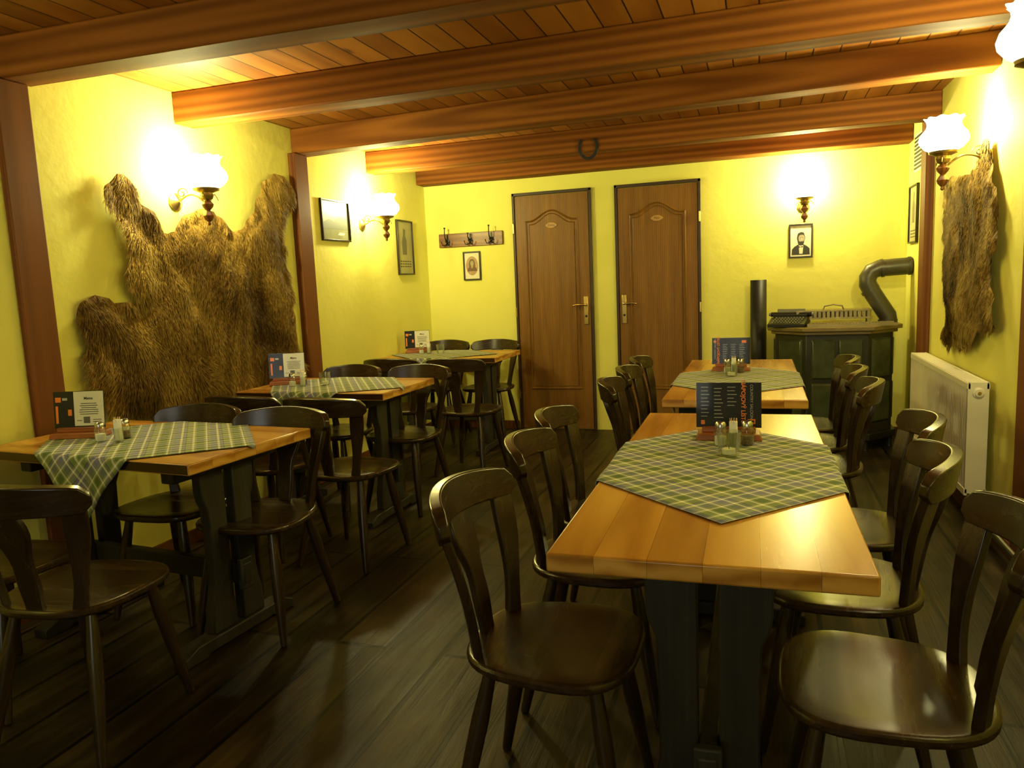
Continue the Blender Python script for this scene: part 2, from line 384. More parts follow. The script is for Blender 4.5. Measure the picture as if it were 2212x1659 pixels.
for x,y,hx,hy in [(-.465,1.65,1,-.02),(-.475,2.22,1,.05),(-.51,2.67,1,.02),(-.46,3.56,1,.08),(-.46,4.05,1,.02),(-.47,4.55,1,0),
    (.245,1.625,-1,.06),(.215,2.17,-1,.10),(.28,2.66,-1,.04),(.23,3.53,-1,.10),(.225,4.01,-1,.05),(.245,4.48,-1,0),
    (-1.96,1.66,-.12,1),(-2.44,1.76,-.1,1),(-1.87,2.40,.05,-1),(-2.34,2.46,.05,-1),
    (-1.90,3.15,.05,1),(-2.38,3.19,.05,1),(-2.01,3.98,-.1,-1),(-2.49,4.0,-.1,-1),
    (-1.93,4.83,.08,1),(-2.43,4.86,.05,1),(-2.18,5.93,0,-1),(-2.65,5.95,0,-1)]:
    chair(x,y,hx,hy)

# ------------------------------------------------------------------ tables
def table_mesh(w,l,name,topmat):
    m=MB();m.box(-w/2,w/2,-l/2,l/2,.720,.760,0)
    prof=[(.72,.110),(.60,.110),(.565,.104),(.53,.088),(.42,.084),(.25,.084),(.19,.096),(.15,.108),(.06,.110)]
    for sy in (-1,1):
        yc=sy*(l/2-.17)
        for sx in (-1,1):
            pts=[(sx*(.022),.06),(sx*.022,.72)]+[(sx*(.022+wd),z) for z,wd in prof]
            m.prism(pts,yc-.022,yc+.022,1)
        m.box(-w/2+.06,w/2-.06,yc-.03,yc+.03,.665,.7195,1)
        fw=w/2-.03
        m.prism([(-fw,.0),(-fw,.035),(-fw+.06,.06),(fw-.06,.06),(fw,.035),(fw,0),(fw-.10,0),(fw-.12,.012),(-fw+.12,.012),(-fw+.10,0)],yc-.035,yc+.035,1)
    m.box(-.021,.021,-(l/2-.09),l/2-.09,.22,.30,1)
    for sy in (-1,1):
        yc=sy*(l/2-.105);m.box(-.030,.030,yc-.012,yc+.012,.20,.32,1)
    return m.mesh(name,[topmat,M_leg])
TA=table_mesh(.615,1.62,'dining_table',M_pineY)
TL=table_mesh(.63,1.08,'dining_table',M_pineY)
TS=table_mesh(.63,1.00,'dining_table',M_pineY)
def cloth(cx,cy,rz,tx,ty,trz,w,l,half=.39,seed=0):
    n=56;vs=[];uvs=[]
    Rt=Matrix.Rotation(-trz,3,'Z')
    for i in range(n+1):
        for j in range(n+1):
            u=-half+2*half*i/n;v=-half+2*half*j/n
            c,s_=math.cos(rz),math.sin(rz)
            p=Vector((cx-tx+u*c-v*s_,cy-ty+u*s_+v*c,0));p=Rt@p
            z=.7635+.0012*noise.noise(Vector((u*9,v*9,seed)));x,y=p.x,p.y
            W=w/2+.003;L=l/2+.003
            ox=max(0,abs(x)-W);oy=max(0,abs(y)-L)
            if ox>0:
                k=ox;x=math.copysign(W+min(k,.006)+.02*min(1,k/.15)*(.5+.5*math.sin(y*26+seed)),x);z-=k
            if oy>0:
                k=oy;y=math.copysign(L+min(k,.006)+.02*min(1,k/.15)*(.5+.5*math.sin(x*26+seed)),y);z-=k
            vs.append((x,y,z));uvs.append((u+.5,v+.5))
    fs=[(i*(n+1)+j,(i+1)*(n+1)+j,(i+1)*(n+1)+j+1,i*(n+1)+j+1) for i in range(n) for j in range(n)]
    me=bpy.data.meshes.new('plaid_tablecloth');me.from_pydata(vs,[],fs);me.materials.append(M_plaid)
    ul=me.uv_layers.new(name='UVMap')
    for p in me.polygons:
        p.use_smooth=True
        for li in p.loop_indices: ul.data[li].uv=uvs[me.loops[li].vertex_index]
    o=place(me,'plaid_tablecloth',(tx,ty,0),trz)
    sm=o.modifiers.new('thick','SOLIDIFY');sm.thickness=.0015;sm.offset=1
    return o
d45=math.pi/4
tabs=[]
def table(me,x,y,rz,w,l,cx,cy,crz,half=.39):
    place(me,'dining_table',(x,y,0),rz,bev=.005);cloth(cx,cy,crz,x,y,rz,w,l,half,seed=len(tabs)*3.1);tabs.append(1)
table(TA,-.108,2.205,.008,.615,1.62,-.10,2.19,d45+.04,.395)
table(TA,-.108,4.17,0,.615,1.62,-.10,4.03,d45-.03,.395)
table(TL,-2.287,2.30,math.pi/2-.09,.63,1.08,-2.26,2.27,d45-.08,.375)
table(TS,-2.372,3.81,math.pi/2-.02,.63,1.00,-2.35,3.79,d45-.2,.36)
table(TS,-2.380,5.58,math.pi/2-.0,.63,1.00,-2.42,5.54,d45,.33)

# ------------------------------------------------------------------ table-top things
TZ=.7655
def menu(x,y,rz,kind):
    e=empty('menu_stand',(x,y,TZ),rz)
    m=MB();m.prism([(-.105,0),(.105,0),(.098,.022),(-.098,.022)],-.045,.045,0)
    m.box(-.085,.085,-.016,.016,.022,.040,0);m.obj('wooden_base',[M_base],parent=e,bev=.003)
    w,h,z0=.105,.150,.036
    M0=Matrix.Rotation(-.10,4,'X')
    m=MB();m.box(-w,w,-.0035,-.0025,z0,z0+h,0,M0);m.box(-w,w,.0025,.0035,z0,z0+h,0,M0);m.obj('acrylic_sleeve',[M_acryl],parent=e)
    m=MB();m.box(-w+.002,w-.002,-.0012,.0012,z0,z0+h-.002,0,M0)
    if kind==1: m.box(-w+.085,w-.004,-.0018,-.0012,z0+.008,z0+h-.004,1,M0)
    f=-.0018
    def r(x0,x1,za,zb,mat): m.box(x0,x1,f-.0004,f,z0+za,z0+zb,mat,M0)
    if kind==0:
        r(.060,.084,.012,.028,2);r(.064,.080,.016,.024,0);r(-.088,-.076,.010,.024,2)
        for c in range(3):
            for k in range(9):
                z=.132-.012*k-.004*(c%2);ln=.020+.010*random.random()
                if c==2 and k>5: continue
                r(-.088+.042*c,-.088+.042*c+ln,z,z+.0022,3)
    elif kind==2:
        r(.058,.082,.118,.134,2);r(-.095,-.080,.122,.134,2);r(.02,.05,.01,.016,2)
        for c in range(3):
            for k in range(9):
                z=.110-.010*k;ln=.018+.012*random.random();r(-.045+.045*c,-.045+.045*c+ln,z,z+.002,3)
    else:
        r(-.095,-.072,.105,.125,2);r(-.066,-.046,.112,.122,3);r(-.095,-.085,.02,.09,2);r(-.045,-.03,.05,.075,2)
        r(-.025+.042,-.025+.068,.018,.044,4)
        for k in range(6):
            L=.030+.012*random.random();r(.040-L,.040+L,.096-.0085*k,.0985-.0085*k,5)
        r(.055,.085,.022,.0245,5);r(.055,.090,.030,.0325,5);r(-.010,.010,.028,.0305,5)
    m.obj('menu_card',[M_cardblk,M_cardwht,M_orange,M_txt,M_grey,M_ink],parent=e)
    if kind in (0,2):
        sx=.046 if kind==0 else -.068;rr=-math.pi/2 if kind==0 else math.pi/2
        text('NÁPOJOVÝ LÍSTEK',.0185,M0@T((sx,f-.0006,z0+.080))@RX@Matrix.Rotation(rr,4,'Z'),M_orange,e,'menu_title',bold=.0004)
        text('COUNTRY SALOON',.0125,M0@T((sx+(.026 if kind==0 else -.018),f-.0006,z0+.085))@RX@Matrix.Rotation(rr,4,'Z'),M_txt,e,'menu_subtitle')
    else:
        text('Menu',.016,M0@T((.040,f-.0006,z0+.118))@RX,M_ink,e,'menu_heading',bold=.0003)
def shaker(x,y,fill):
    e=empty('pepper_shaker' if fill is M_pepper else 'salt_shaker',(x,y,TZ))
    m=MB();m.lathe([(.019,0),(.021,.004),(.021,.045),(.017,.056),(.016,.060)],16,0);m.obj('glass_body',[M_glass],parent=e)
    m=MB();m.lathe([(.0175,.003),(.0185,.005),(.0185,.030),(0,.031)],16,0);m.obj('filling',[fill],parent=e)
    m=MB();m.lathe([(.0175,.058),(.0175,.070),(.013,.077),(0,.079)],16,0);m.obj('metal_cap',[M_steel],parent=e)
def tealight(x,y):
    e=empty('candle_glass',(x,y,TZ))
    m=MB();m.lathe([(.024,0),(.029,.003),(.036,.075),(.0345,.075),(.0275,.008),(0,.007)],24,0);m.obj('glass_cup',[M_glass],parent=e)
    m=MB();m.lathe([(.0,.008),(.019,.008),(.0195,.022),(.0,.021)],18,0);m.lathe([(.001,.021),(.001,.030),(0,.031)],6,1);m.obj('tealight',[M_wax,M_ink],parent=e)
def picks(x,y):
    e=empty('toothpick_holder',(x,y,TZ))
    m=MB();m.lathe([(.015,0),(.017,.003),(.017,.055),(.0155,.055),(.015,.006),(0,.006)],16,0);m.obj('glass_tube',[M_glass],parent=e)
    m=MB();m.box(-.012,.012,-.009,.009,.0075,.088,0);m.obj('paper_picks',[M_salt],parent=e,bev=.002)
    m=MB()
    for k in range(9):
        a=k*.7;m.tube([(.006*math.cos(a),.006*math.sin(a),.06),(.011*math.cos(a),.011*math.sin(a),.097)],.0010,5)
    m.obj('toothpicks',[M_pick],parent=e)
def tset(mx,my,rz,kind,pts):
    menu(mx,my,rz,kind)
    shaker(*pts[0],M_salt);shaker(*pts[1],M_pepper);picks(*pts[2]);tealight(*pts[3])
tset(-.095,2.52,.03,0,[(-.115,2.41),(-.035,2.43),(-.075,2.36),(-.085,2.27)])
tset(-.15,4.36,.0,2,[(-.165,4.25),(-.095,4.26),(-.13,4.20),(-.14,4.11)])
tset(-2.60,2.27,.30,1,[(-2.42,2.20),(-2.37,2.27),(-2.33,2.20),(-2.70,2.42)])
tset(-2.68,3.80,.45,1,[(-2.58,3.70),(-2.55,3.77),(-2.51,3.70),(-2.40,3.76)])
tset(-2.72,5.70,.4,1,[(-2.64,5.60),(-2.60,5.66),(-2.57,5.59),(-2.46,5.58)])

# ------------------------------------------------------------------ wall lamps
def wlamp(x,y,nx,ny,z=0,d=.205,pw=1.0):
    a=math.atan2(ny,nx)
    e=empty('wall_lamp',(x,y,z),a)
    m=MB();Mw=T((0,0,1.80))@Matrix.Rotation(math.pi/2,4,'Y')
    m.lathe([(.045,.001),(.045,.008),(.030,.016),(.014,.026),(0,.03)],20,0,Mw)
    arm=[(.02,0,1.80)]
    for k in range(15):
        t=k/14;arm.append((.03+t*(d-.03),0,1.80+.045*math.sin(math.pi*t*1.0)-.035*t))
    m.tube(arm,.005,8,0)
    sp=[(.05+.035*(1-k/20)*math.cos(k*.5),0,1.84+.03*(1-k/20)*math.sin(k*.5)) for k in range(18)];m.tube(sp,.0035,6,0)
    for sg in (-1,1):
        pp=[(d+(.02+.045*t)*math.cos(sg*1.3),(.02+.045*t)*math.sin(sg*1.3),1.79+.035*math.sin(t*3.0)) for t in [i/8 for i in range(9)]];m.tube(pp,.003,6,0)
    C=T((d,0,0))
    m.lathe([(.008,1.79),(.028,1.80),(.034,1.815),(.030,1.83),(.062,1.842),(.066,1.852),(.060,1.852),(.02,1.84),(0,1.84)],24,0,C)
    m.obj('brass_arm',[M_gold],parent=e)
    m=MB();m.lathe([(0,1.665),(.010,1.672),(.008,1.685),(.022,1.70),(.027,1.715),(.018,1.732),(.010,1.742),(.025,1.758),(.030,1.772),(.020,1.786),(.012,1.793),(0,1.793)],20,0,C);m.obj('turned_wood_finial',[M_knob],parent=e)
    def wv(k,a_,r,zz):
        if k>=8: return r*(1+.025*math.cos(a_*10)*(k-7)),zz+.0015*math.cos(a_*10)*(k-7)
        return r,zz
    m=MB();m.lathe([(.058,1.852),(.085,1.868),(.106,1.893),(.110,1.912),(.102,1.936),(.088,1.952),(.078,1.966),(.074,1.982),(.078,1.998),(.088,2.010)],60,0,C,wv)
    m.obj('opal_shade',[M_shade],parent=e)
    m=MB();m.lathe([(.010,1.845),(.014,1.87),(.026,1.90),(.028,1.92),(.018,1.945),(0,1.953)],16,0,C);m.obj('bulb',[M_bulb],parent=e)
    l=bpy.data.lights.new('bulb_light','POINT');l.energy=PW*pw;l.color=LCOL;l.shadow_soft_size=.04
    lo=bpy.data.objects.new('bulb_light',l);scene.collection.objects.link(lo);lo.parent=e;lo.location=(d-.05,0,1.965)
PW=74
wlamp(XL,3.25,1,0);wlamp(XL,5.20,1,0);wlamp(.325,YB,0,-1);wlamp(XR,4.25,-1,0,pw=.85);wlamp(XR,2.60,-1,0,.02,.30,pw=.8)
wlamp(XL,1.1,1,0,pw=.40);wlamp(XR,.9,-1,0,pw=.30)  # both out of view; the right-hand lamp is added to light the foreground

l=bpy.data.lights.new('daylight','AREA');l.shape='RECTANGLE';l.size=1.3;l.size_y=1.0;l.energy=22;l.color=(.95,.96,1)
lo=bpy.data.objects.new('window_daylight',l);scene.collection.objects.link(lo);lo.location=((wx0+wx1)/2,YF-.2,1.5)
lo.rotation_euler=(Vector((0,1,-.25))).to_track_quat('-Z','Y').to_euler()
w=bpy.data.worlds.new('world');scene.world=w;w.use_nodes=True;w.node_tree.nodes['Background'].inputs[0].default_value=(.8,.87,1,1);w.node_tree.nodes['Background'].inputs[1].default_value=.4

# ------------------------------------------------------------------ hides
def hide(name,pts,x,sgn,mat,hairs,hl,seed):
    rnd=random.Random(seed)
    cy=sum(p[0] for p in pts)/len(pts);cz=sum(p[1] for p in pts)/len(pts)
    out=[]
    n=len(pts)
    for i in range(n):
        a=Vector(pts[i]);b_=Vector(pts[(i+1)%n]);p0=Vector(pts[i-1]);p3=Vector(pts[(i+2)%n])
        k=max(1,int((b_-a).length/.025))
        for j in range(k):
            t=j/k
            q=.5*((2*a)+(b_-p0)*t+(2*p0-5*a+4*b_-p3)*t*t+(3*a-p0-3*b_+p3)*t**3)
            q=q+Vector((noise.noise(Vector((q.x*18,q.y*18,seed))),noise.noise(Vector((q.x*18,q.y*18,seed+9)))))*.022
            out.append(q)
    def inside(p):
        c=False;m_=len(out)
        for i in range(m_):
            a,b_=out[i],out[i-1]
            if (a.y>p.y)!=(b_.y>p.y) and p.x<(b_.x-a.x)*(p.y-a.y)/(b_.y-a.y)+a.x: c=not c
        return c
    def bd(p): return min((p-q).length for q in out)
    vs=[Vector(q) for q in out];nb=len(vs)
    y0,y1=min(q.x for q in out),max(q.x for q in out);z0,z1=min(q.y for q in out),max(q.y for q in out)
    st=.020;yy=y0
    while yy<y1:
        zz=z0
        while zz<z1:
            p=Vector((yy+rnd.uniform(-.004,.004),zz+rnd.uniform(-.004,.004)))
            if inside(p) and bd(p)>.012: vs.append(p)
            zz+=st
        yy+=st
    rv,re_,rf,_,_,_=delaunay_2d_cdt(vs,[],[list(range(nb))],1,1e-6)
    V=[]
    for p in rv:
        d=bd(p)
        h=.012+.022*min(1,d/.08)+.045*abs(noise.noise(Vector((p.x*3.2+.4*p.y,p.y*2.2,seed))))+.018*noise.noise(Vector((p.x*11,p.y*7,seed)))
        if d<.03: h+=.035*abs(noise.noise(Vector((p.x*9,p.y*9,seed+4))))
        V.append(Vector((sgn*max(.006,h),p.x-cy,p.y-cz)))
    F=[list(f) for f in rf if len(f)==3]
    ar=[];tot=0
    for f in F:
        tot+=((V[f[1]]-V[f[0]]).cross(V[f[2]]-V[f[0]])).length;ar.append(tot)
    verts=[tuple(v) for v in V];faces=list(F)
    for _ in range(hairs):
        f=F[min(len(F)-1,bisect.bisect(ar,rnd.random()*tot))];a,b_,c=(V[i] for i in f)
        u=rnd.random();v=rnd.random()
        if u+v>1: u,v=1-u,1-v
        p=a+(b_-a)*u+(c-a)*v
        nn=(b_-a).cross(c-a).normalized()
        if nn.x*sgn<0: nn=-nn
        ang=1.1*noise.noise(Vector((p.y*3,p.z*3,seed+20)))+.6*noise.noise(Vector((p.y*14,p.z*14,seed+30)))+rnd.gauss(0,.22)
        dn=Vector((0,math.sin(ang),-math.cos(ang)))
        long=1+1.1*max(0,min(1,(1.25-(p.z+cz))/.4)) if hl>.035 else 1
        L=hl*long*rnd.uniform(.55,1.25);lift=rnd.uniform(.2,.5)
        w=rnd.uniform(.0010,.0022)
        sd=dn.cross(nn).normalized()*w
        p1=p+dn*L*.5+nn*L*.5*lift;p2=p+dn*L+nn*L*.55*lift
        o=len(verts)
        verts+=[tuple(p-sd),tuple(p+sd),tuple(p1+sd*.8),tuple(p1-sd*.8),tuple(p2)]
        faces+=[(o,o+1,o+2,o+3),(o+3,o+2,o+4)]
    me=bpy.data.meshes.new(name);me.from_pydata(verts,[],faces);me.materials.append(mat);me.update()
    o=place(me,name,(x,cy,cz))
    return o
HL=[(2.86,1.89),(2.78,1.83),(2.79,1.73),(2.86,1.65),(2.86,1.56),(2.88,1.50),(2.83,1.43),(2.86,1.36),(2.88,1.29),(2.80,1.30),(2.66,1.34),(2.58,1.30),(2.55,1.25),(2.57,1.17),(2.58,1.08),(2.58,.96),(2.65,.86),(2.72,.80),(2.89,.78),(3.11,.72),(3.40,.73),(3.72,.72),(4.10,.80),(4.17,.92),(4.17,1.10),(4.17,1.34),(4.12,1.52),(4.10,1.69),(4.19,1.81),(4.25,1.91),(4.24,1.99),(4.13,2.04),(4.01,2.00),(3.94,1.93),(3.86,1.81),(3.80,1.75),(3.68,1.67),(3.50,1.77),(3.35,1.76),(3.25,1.73),(3.20,1.64),(3.12,1.64),(3.05,1.71),(2.96,1.78),(2.93,1.85)]
HR=[(4.19,1.89),(4.14,1.79),(4.04,1.66),(3.96,1.59),(3.98,1.46),(3.93,1.38),(4.03,1.28),(3.97,1.15),(3.93,1.03),(4.02,.98),(4.18,.98),(4.29,.91),(4.57,.85),(4.72,.87),(4.83,.82),(4.95,.85),(4.98,.96),(4.93,1.12),(5.01,1.34),(5.06,1.50),(5.00,1.66),(5.08,1.78),(4.80,1.78),(4.55,1.77),(4.38,1.80),(4.30,1.84),(4.23,1.89)]
hide('bear_hide',HL,XL+.004,1,M_hide,60000,.044,1.3)
hide('deer_hide',HR,XR-.004,-1,M_hide2,32000,.032,7.7)

# ------------------------------------------------------------------ pictures
def frame(name,c,w,h,M,fw=.012,inner=M_mat,extra=None):
    e=empty(name,c);e.matrix_world=T(c)@M
    m=MB()
    for a in ((-w/2,w/2,h/2-fw,h/2),(-w/2,w/2,-h/2,-h/2+fw),(-w/2,-w/2+fw,-h/2+fw,h/2-fw),(w/2-fw,w/2,-h/2+fw,h/2-fw)): m.box(a[0],a[1],-.018,0,a[2],a[3])
    m.obj('frame',[M_frame],parent=e,bev=.002)
    m=MB();m.box(-w/2+fw,w/2-fw,-.006,-.001,-h/2+fw,h/2-fw);m.obj('print',[inner],parent=e)
    if extra: extra(e,w,h)
    return e
def ell(cx,cz,a,b_,n=24,f=None):
    return [((cx+a*math.cos(2*math.pi*i/n)),(cz+b_*math.sin(2*math.pi*i/n))) for i in range(n)]
def lay(m,pts,k,mat): m.prism(pts,-.0063-.0003*k,-.0060-.0003*(k-1),mat)
def portrait_beard(e,w,h):
    m=MB()
    lay(m,[(-.066,-.108),(.066,-.108),(.064,-.06),(.045,-.042),(.02,-.028),(-.02,-.028),(-.048,-.045),(-.064,-.065)],1,0)
    lay(m,[(-.010,-.10),(.014,-.10),(.020,-.034),(-.014,-.034)],2,2)
    lay(m,ell(0.002,.022,.030,.040),3,0)
    lay(m,ell(0.006,.018,.023,.033),4,1)
    lay(m,[(-.026,.02),(-.020,.0),(-.004,-.006),(.006,-.004),(.020,-.004),(.026,.004),(.024,-.016),(.014,-.034),(-.006,-.036),(-.020,-.02)],5,0)
    lay(m,[(-.026,.04),(-.020,.058),(.0,.068),(.020,.064),(.028,.05),(.020,.046),(.0,.047),(-.014,.040),(-.020,.025)],5,0)
    for sx in (-.002,.014): lay(m,ell(sx,.025,.0035,.0018,10),5,0)
    lay(m,[(.006,.024),(.010,.010),(.005,.009)],5,2);lay(m,[(-.016,-.040),(-.002,-.046),(.016,-.040),(.016,-.050),(0,-.047),(-.016,-.051)],6,0)
    m.obj('portrait',[M_ink,M_skin,M_mat],parent=e)
def portrait_hair(e,w,h):
    m=MB()
    lay(m,ell(0,0,.058,.085,36),1,1)
    lay(m,[(-.048,-.048),(.048,-.048),(.040,-.02),(.02,-.004),(-.02,-.004),(-.040,-.02)],2,0)
    lay(m,[(-.030,-.02),(-.028,.03),(-.016,.056),(0,.06),(.016,.056),(.028,.03),(.030,-.02)],3,0)
    lay(m,ell(0,.022,.016,.024),4,2);lay(m,[(-.010,.006),(.010,.006),(.008,-.016),(0,-.024),(-.008,-.016)],5,1)
    m.obj('portrait',[simple('sepia_dark',(.13,.07,.03),.6),M_sepia,M_skin],parent=e)
frame('framed_portrait',(.310,YB-.001,1.54),.175,.262,Matrix.Identity(4),extra=portrait_beard)
frame('framed_portrait',(-2.455,YB-.001,1.48),.165,.255,Matrix.Identity(4),extra=portrait_hair)
ML=Matrix.Rotation(math.pi/2,4,'Z')
MR=Matrix.Rotation(-math.pi/2,4,'Z')
def landscape(e,w,h):
    m=MB()
    lay(m,[(-w/2+.02,-.02),(-.08,.01),(-.02,-.01),(.05,.03),(w/2-.02,.0),(w/2-.02,-.06),(-w/2+.02,-.06)],1,0)
    lay(m,[(.02,-.10),(.10,-.10),(.12,-.085),(.05,-.08)],1,1);m.obj('scene',[simple('hill_tone',(.10,.11,.06),.6),M_mat],parent=e)
frame('framed_landscape',(XL+.001,4.81,1.805),.38,.29,ML,inner=M_cloudy,extra=landscape)
def poster(e,w,h):
    m=MB();lay(m,[(-.05,-.06),(.03,-.06),(.035,.06),(.01,.10),(.02,.15),(-.02,.16),(-.03,.10),(-.055,.05)],1,0)
    for k in range(3):
        for j in range(5): lay(m,[(-.10+j*.042,-.12-k*.022),(-.07+j*.042,-.12-k*.022),(-.07+j*.042,-.112-k*.022),(-.10+j*.042,-.112-k*.022)],1,1)
    m.obj('figure',[simple('poster_dark',(.16,.15,.08),.6),M_ink],parent=e)
frame('framed_poster',(XL+.001,5.91,1.65),.30,.46,ML,inner=M_gpaper,extra=poster)
frame('framed_print',(XR-.001,6.11,1.675),.30,.41,MR,inner=M_gpaper,extra=poster)

# coat rack
e=empty('coat_rack',(-2.455,YB,1.715))
m=MB();m.box(-.305,.305,-.022,-.001,-.060,.060);m.obj('board',[M_rack],parent=e,bev=.004)
m=MB()
for hx in (-.22,0,.2):
    m.lathe([(.022,0),(.022,.004),(.012,.008),(0,.008)],14,0,T((hx,-.022,-.005))@Matrix.Rotation(math.pi/2,4,'X'))
    m.box(hx-.008,hx+.008,-.028,-.022,-.045,.05,0)
    hh=.10 if hx else .045
    up=[(hx,-.026,.0),(hx,-.050,-.005),(hx,-.075,.015),(hx,-.085,hh*.55),(hx,-.080,hh)];m.tube(up,[.006,.006,.005,.005,.004],8)
    m.lathe([(0,-.009),(.008,-.005),(.009,0),(.008,.005),(0,.009)],10,0,T((hx,-.080,hh+.005)))
    for sg in (-1,1):
        lo_=[(hx,-.026,-.02),(hx+sg*.015,-.045,-.045),(hx+sg*.032,-.060,-.045),(hx+sg*.040,-.066,-.02)];m.tube(lo_,[.005,.005,.004,.004],8)
        m.lathe([(0,-.007),(.007,0),(0,.007)],8,0,T((hx+sg*.040,-.066,-.016)))
m.obj('hooks',[M_black],parent=e)

# horseshoe on the beam (open end up)
pts=[]
for k in range(25):
    a=math.radians(145+250*k/24)
    pts.append((.062*math.cos(a),0,.078*math.sin(a)))
m=MB();m.strip(pts,[.022]*25,.009,[Vector((p[0],0,p[2])).normalized() for p in pts])
for k in (4,8,12,16,20):
    m.lathe([(.004,0),(.004,.004),(0,.005)],8,0,T((pts[k][0],-.004,pts[k][2]))@Matrix.Rotation(math.pi/2,4,'X'))
for p in (pts[0],pts[-1]): m.box(p[0]-.011,p[0]+.011,-.008,.004,p[2]-.006,p[2]+.010)
m.obj('horseshoe',[M_black],(-1.135,5.313,2.228),bev=.001)

# vent grille
m=MB()
m.box(-.012,0,-.17,.17,-.13,.13,0)
for k in range(9): m.box(-.020,-.010,-.15,.15,-.112+.026*k,-.100+.026*k,1)
m.obj('vent_grille',[M_white,M_black],(XR,5.93,2.09),bev=.002)

# ------------------------------------------------------------------ radiator
e=empty('radiator',(0,0,0))
x0,x1,y0,y1,z0,z1=.945,1.035,4.02,5.44,.19,.745
m=MB()
nr=int((y1-y0)/.033);vs=[];fs=[]
prof=[]
for k in range(nr):
    dy=(y1-y0-.04)/nr;yb=y0+.02+k*dy
    prof+=[(yb,0),(yb+dy*.25,.012),(yb+dy*.55,.012),(yb+dy*.8,0)]
prof+=[(y1-.02,0)];K=len(prof)
for xf,sg in ((x0,1),(x1,-1)):
    o_=len(vs)
    for zz in (z0+.03,z1-.03):
        for (yy,dd) in prof: vs.append((xf+sg*dd,yy,zz))
    for i in range(K-1): fs.append((o_+i,o_+i+1,o_+K+i+1,o_+K+i))
m.add(vs,fs,0)
for xa,xb in ((x0-.002,x0+.012),(x1-.012,x1+.002)):
    m.box(xa,xb,y0,y1,z1-.034,z1-.004);m.box(xa,xb,y0,y1,z0,z0+.034)
m.box(x0,x1,y0,y0+.004,z0+.01,z1);m.box(x0,x1,y1-.004,y1,z0+.01,z1)
k=y0+.02
while k<y1-.03: m.box(x0+.008,x1-.008,k,k+.016,z1-.006,z1);k+=.026
m.box(x0,x0+.012,y0,y1,z1-.006,z1+.001);m.box(x1-.012,x1,y0,y1,z1-.006,z1+.001)
m.box(x0+.03,x1-.03,y0+.03,y1-.03,z0+.03,z1-.02)
m.obj('panels',[M_white],parent=e,bev=.002)
m=MB();m.lathe([(.026,0),(.026,.006),(.018,.010),(.018,.016),(0,.017)],18,0,T(((x0+x1)/2,y0,z1-.05))@Matrix.Rotation(math.pi/2,4,'X'))
m.lathe([(.008,.016),(.008,.022),(0,.022)],10,1,T(((x0+x1)/2,y0,z1-.05))@Matrix.Rotation(math.pi/2,4,'X'))
m.obj('end_cap',[M_white,M_brass],parent=e)
m=MB()
for zz in (.245,.69): m.tube([(x1-.02,y0+.2,zz),(XR-.001,y0+.2,zz)],.012,8);m.tube([(x1-.02,y1-.2,zz),(XR-.001,y1-.2,zz)],.012,8)
m.obj('brackets',[M_white],parent=e)
e=empty('heating_pipes')
m=MB();m.tube([(.995,y0+.05,.19),(.995,y0+.05,.13),(.995,y0-.05,.11),(.995,-2.0,.11)],.010,8);m.tube([(1.012,y0+.10,.19),(1.012,y0+.10,.10),(1.012,y0,.075),(1.012,-2.0,.075)],.010,8)
m.obj('pipes',[simple('pipe_paint',(.10,.09,.06),.4)],parent=e)

# ------------------------------------------------------------------ stove
e=empty('tiled_stove',(0,0,0))
def poly(ins):
    P=[(.07,6.26),(.07,5.98),(.30,5.74),(.76,5.74),(.97,5.98),(.97,6.26)];cx,cy=.52,6.02
    return [(cx+(x-cx)*(1-ins/.45),cy+(y-cy)*(1-ins/.28)) for x,y in P]
def hpr(m,P,za,zb,mat):
    n=len(P);m.add([(x,y,za) for x,y in P]+[(x,y,zb) for x,y in P],[list(range(n))[::-1],list(range(n,2*n))]+[[i,(i+1)%n,(i+1)%n+n,i+n] for i in range(n)],mat)
m=MB();hpr(m,poly(.05),.12,.855,0);hpr(m,poly(.02),.08,.13,0)
hpr(m,poly(.02),.845,.87,1);hpr(m,poly(-.01),.87,.900,1)
for x,y in poly(.06): m.lathe([(.022,0),(.016,.02),(.02,.09)],10,0,T((x,y,0)))
P=poly(.05)
for i in range(5):
    a=Vector((*P[i],0));b_=Vector((*P[i+1],0));L=(b_-a).length;t=(b_-a).normalized();nn=Vector((t.y,-t.x,0))
    cen=Vector((.52,6.02,0))
    if nn.dot((a+b_)/2-cen)<0: nn=-nn
    cols=1 if L<.4 else 2
    for c in range(cols):
        for r_ in range(2):
            u0=.035+c*(L-.05)/cols;u1=.035+(c+1)*(L-.05)/cols-.02
            za=.20+r_*.32;zb=za+.29
            q=[a+t*u0,a+t*u1]
            vs=[q[0]+Vector((0,0,za))+nn*.001,q[1]+Vector((0,0,za))+nn*.001,q[1]+Vector((0,0,zb))+nn*.001,q[0]+Vector((0,0,zb))+nn*.001]
            vc=sum(vs,Vector())/4
            vt=[v+(vc-v)*.10+nn*.012 for v in vs]
            m.add(vs+vt,[(4,5,6,7),(0,1,5,4),(1,2,6,5),(2,3,7,6),(3,0,4,7)],2)
m.obj('body',[M_stove,M_plate,M_tile],parent=e,bev=.004)
m=MB()
for k in range(26): m.box(.34+.022*k,.352+.022*k,5.80,5.96,.900,.918,0)
m.box(.33,.92,5.795,5.81,.90,.922,0);m.box(.33,.92,5.95,5.965,.90,.922,0)
m.box(.26,.78,5.97,6.18,1.000,1.012,0)
for k in range(17):
    m.box(.265+.03*k,.285+.03*k,5.972,5.98,.955,1.0,0);m.box(.265+.03*k,.285+.03*k,6.17,6.178,.955,1.0,0)
m.box(.26,.78,5.97,5.982,.945,.958,0);m.box(.26,.78,6.168,6.18,.945,.958,0)
for xx in (.275,.765):
    for yy in (5.985,6.165): m.lathe([(.012,.9),(.008,.92),(.008,1.0)],8,0,T((xx,yy,0)))
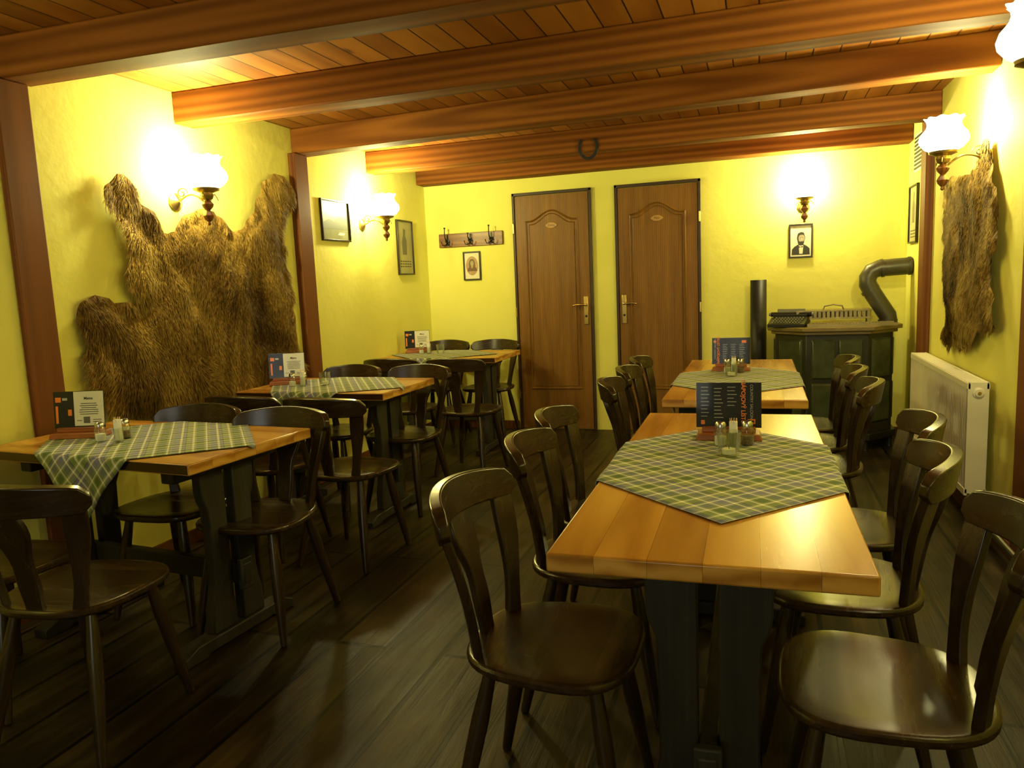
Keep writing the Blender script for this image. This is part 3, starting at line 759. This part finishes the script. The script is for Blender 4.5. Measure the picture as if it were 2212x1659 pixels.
m.tube([(.45,6.0,1.012),(.46,6.0,1.04),(.52,6.0,1.052),(.58,6.0,1.04),(.59,6.0,1.012)],.006,8,0)
m.obj('top_grate',[simple('cast_metal_light',(.32,.27,.14),.35,.7,nscale=15)],parent=e,bev=.001)
m=MB();pr=.062
m.tube([(.91,6.14,.90),(.905,6.14,.95),(.80,6.14,1.12),(.765,6.14,1.19),(.765,6.14,1.235),(.79,6.14,1.28),(.84,6.14,1.30),(.94,6.14,1.305),(XR-.004,6.14,1.31)],pr,20,0)
for p,q in (((.905,6.14,.90),(.905,6.14,.925)),((.79,6.14,1.135),(.777,6.14,1.155)),((.85,6.14,1.30),(.87,6.14,1.302)),((1.03,6.14,1.309),(1.050,6.14,1.31))): m.tube([p,q],pr+.005,20,0)
m.obj('flue_pipe',[M_flue],parent=e,sharp=50)
e=empty('typewriter',(.21,5.93,.902),-.25)
m=MB();m.prism([(-.10,0),(.11,0),(.11,.05),(.02,.065),(-.10,.022)],-.13,.13,0,Matrix.Rotation(math.pi/2,4,'Z'))
for r_ in range(4):
    for k in range(10): m.lathe([(.0065,0),(.0065,.008),(0,.009)],8,1,T((-.10+.021*k+.005*r_,-.085+.024*r_,.030+.010*r_)))
m.tube([(-.145,.075,.085),(.145,.075,.085)],.018,14,0);m.tube([(-.16,.075,.085),(-.145,.075,.085)],.013,12,1);m.tube([(.145,.075,.085),(.16,.075,.085)],.013,12,1)
m.box(-.12,.12,.03,.10,.06,.085,0);m.box(-.10,.10,.080,.084,.095,.125,1)
m.obj('body_and_keys',[M_black,simple('key_grey',(.2,.2,.17),.4)],parent=e,bev=.002)
m=MB();vs=[];fs=[];n=16
for k in range(n+1):
    a=math.pi*k/n
    for zz in (0.0,1.25): vs.append((.062*math.cos(a),-.06*math.sin(a),zz))
for k in range(n): fs.append((2*k,2*k+2,2*k+3,2*k+1))
m.add(vs,fs);o=m.obj('stove_shield',[M_black],(-.005,6.30,0));s=o.modifiers.new('t','SOLIDIFY');s.thickness=.006

# ------------------------------------------------------------------ camera
F=1615.74;yaw,pitch,roll=-0.32187,-0.13242,-0.04336
f=Vector((math.sin(yaw)*math.cos(pitch),math.cos(yaw)*math.cos(pitch),math.sin(pitch)))
r0=Vector((math.cos(yaw),-math.sin(yaw),0));u0=r0.cross(f)
r=r0*math.cos(roll)+u0*math.sin(roll);u=-r0*math.sin(roll)+u0*math.cos(roll)
cam=bpy.data.cameras.new('camera');co=bpy.data.objects.new('camera',cam);scene.collection.objects.link(co)
cam.sensor_width=36;cam.lens=36*F/2212;cam.clip_start=.02
Mx=Matrix((r,u,-f)).transposed().to_4x4();Mx.translation=Vector((0,0,1.3));co.matrix_world=Mx
scene.camera=co
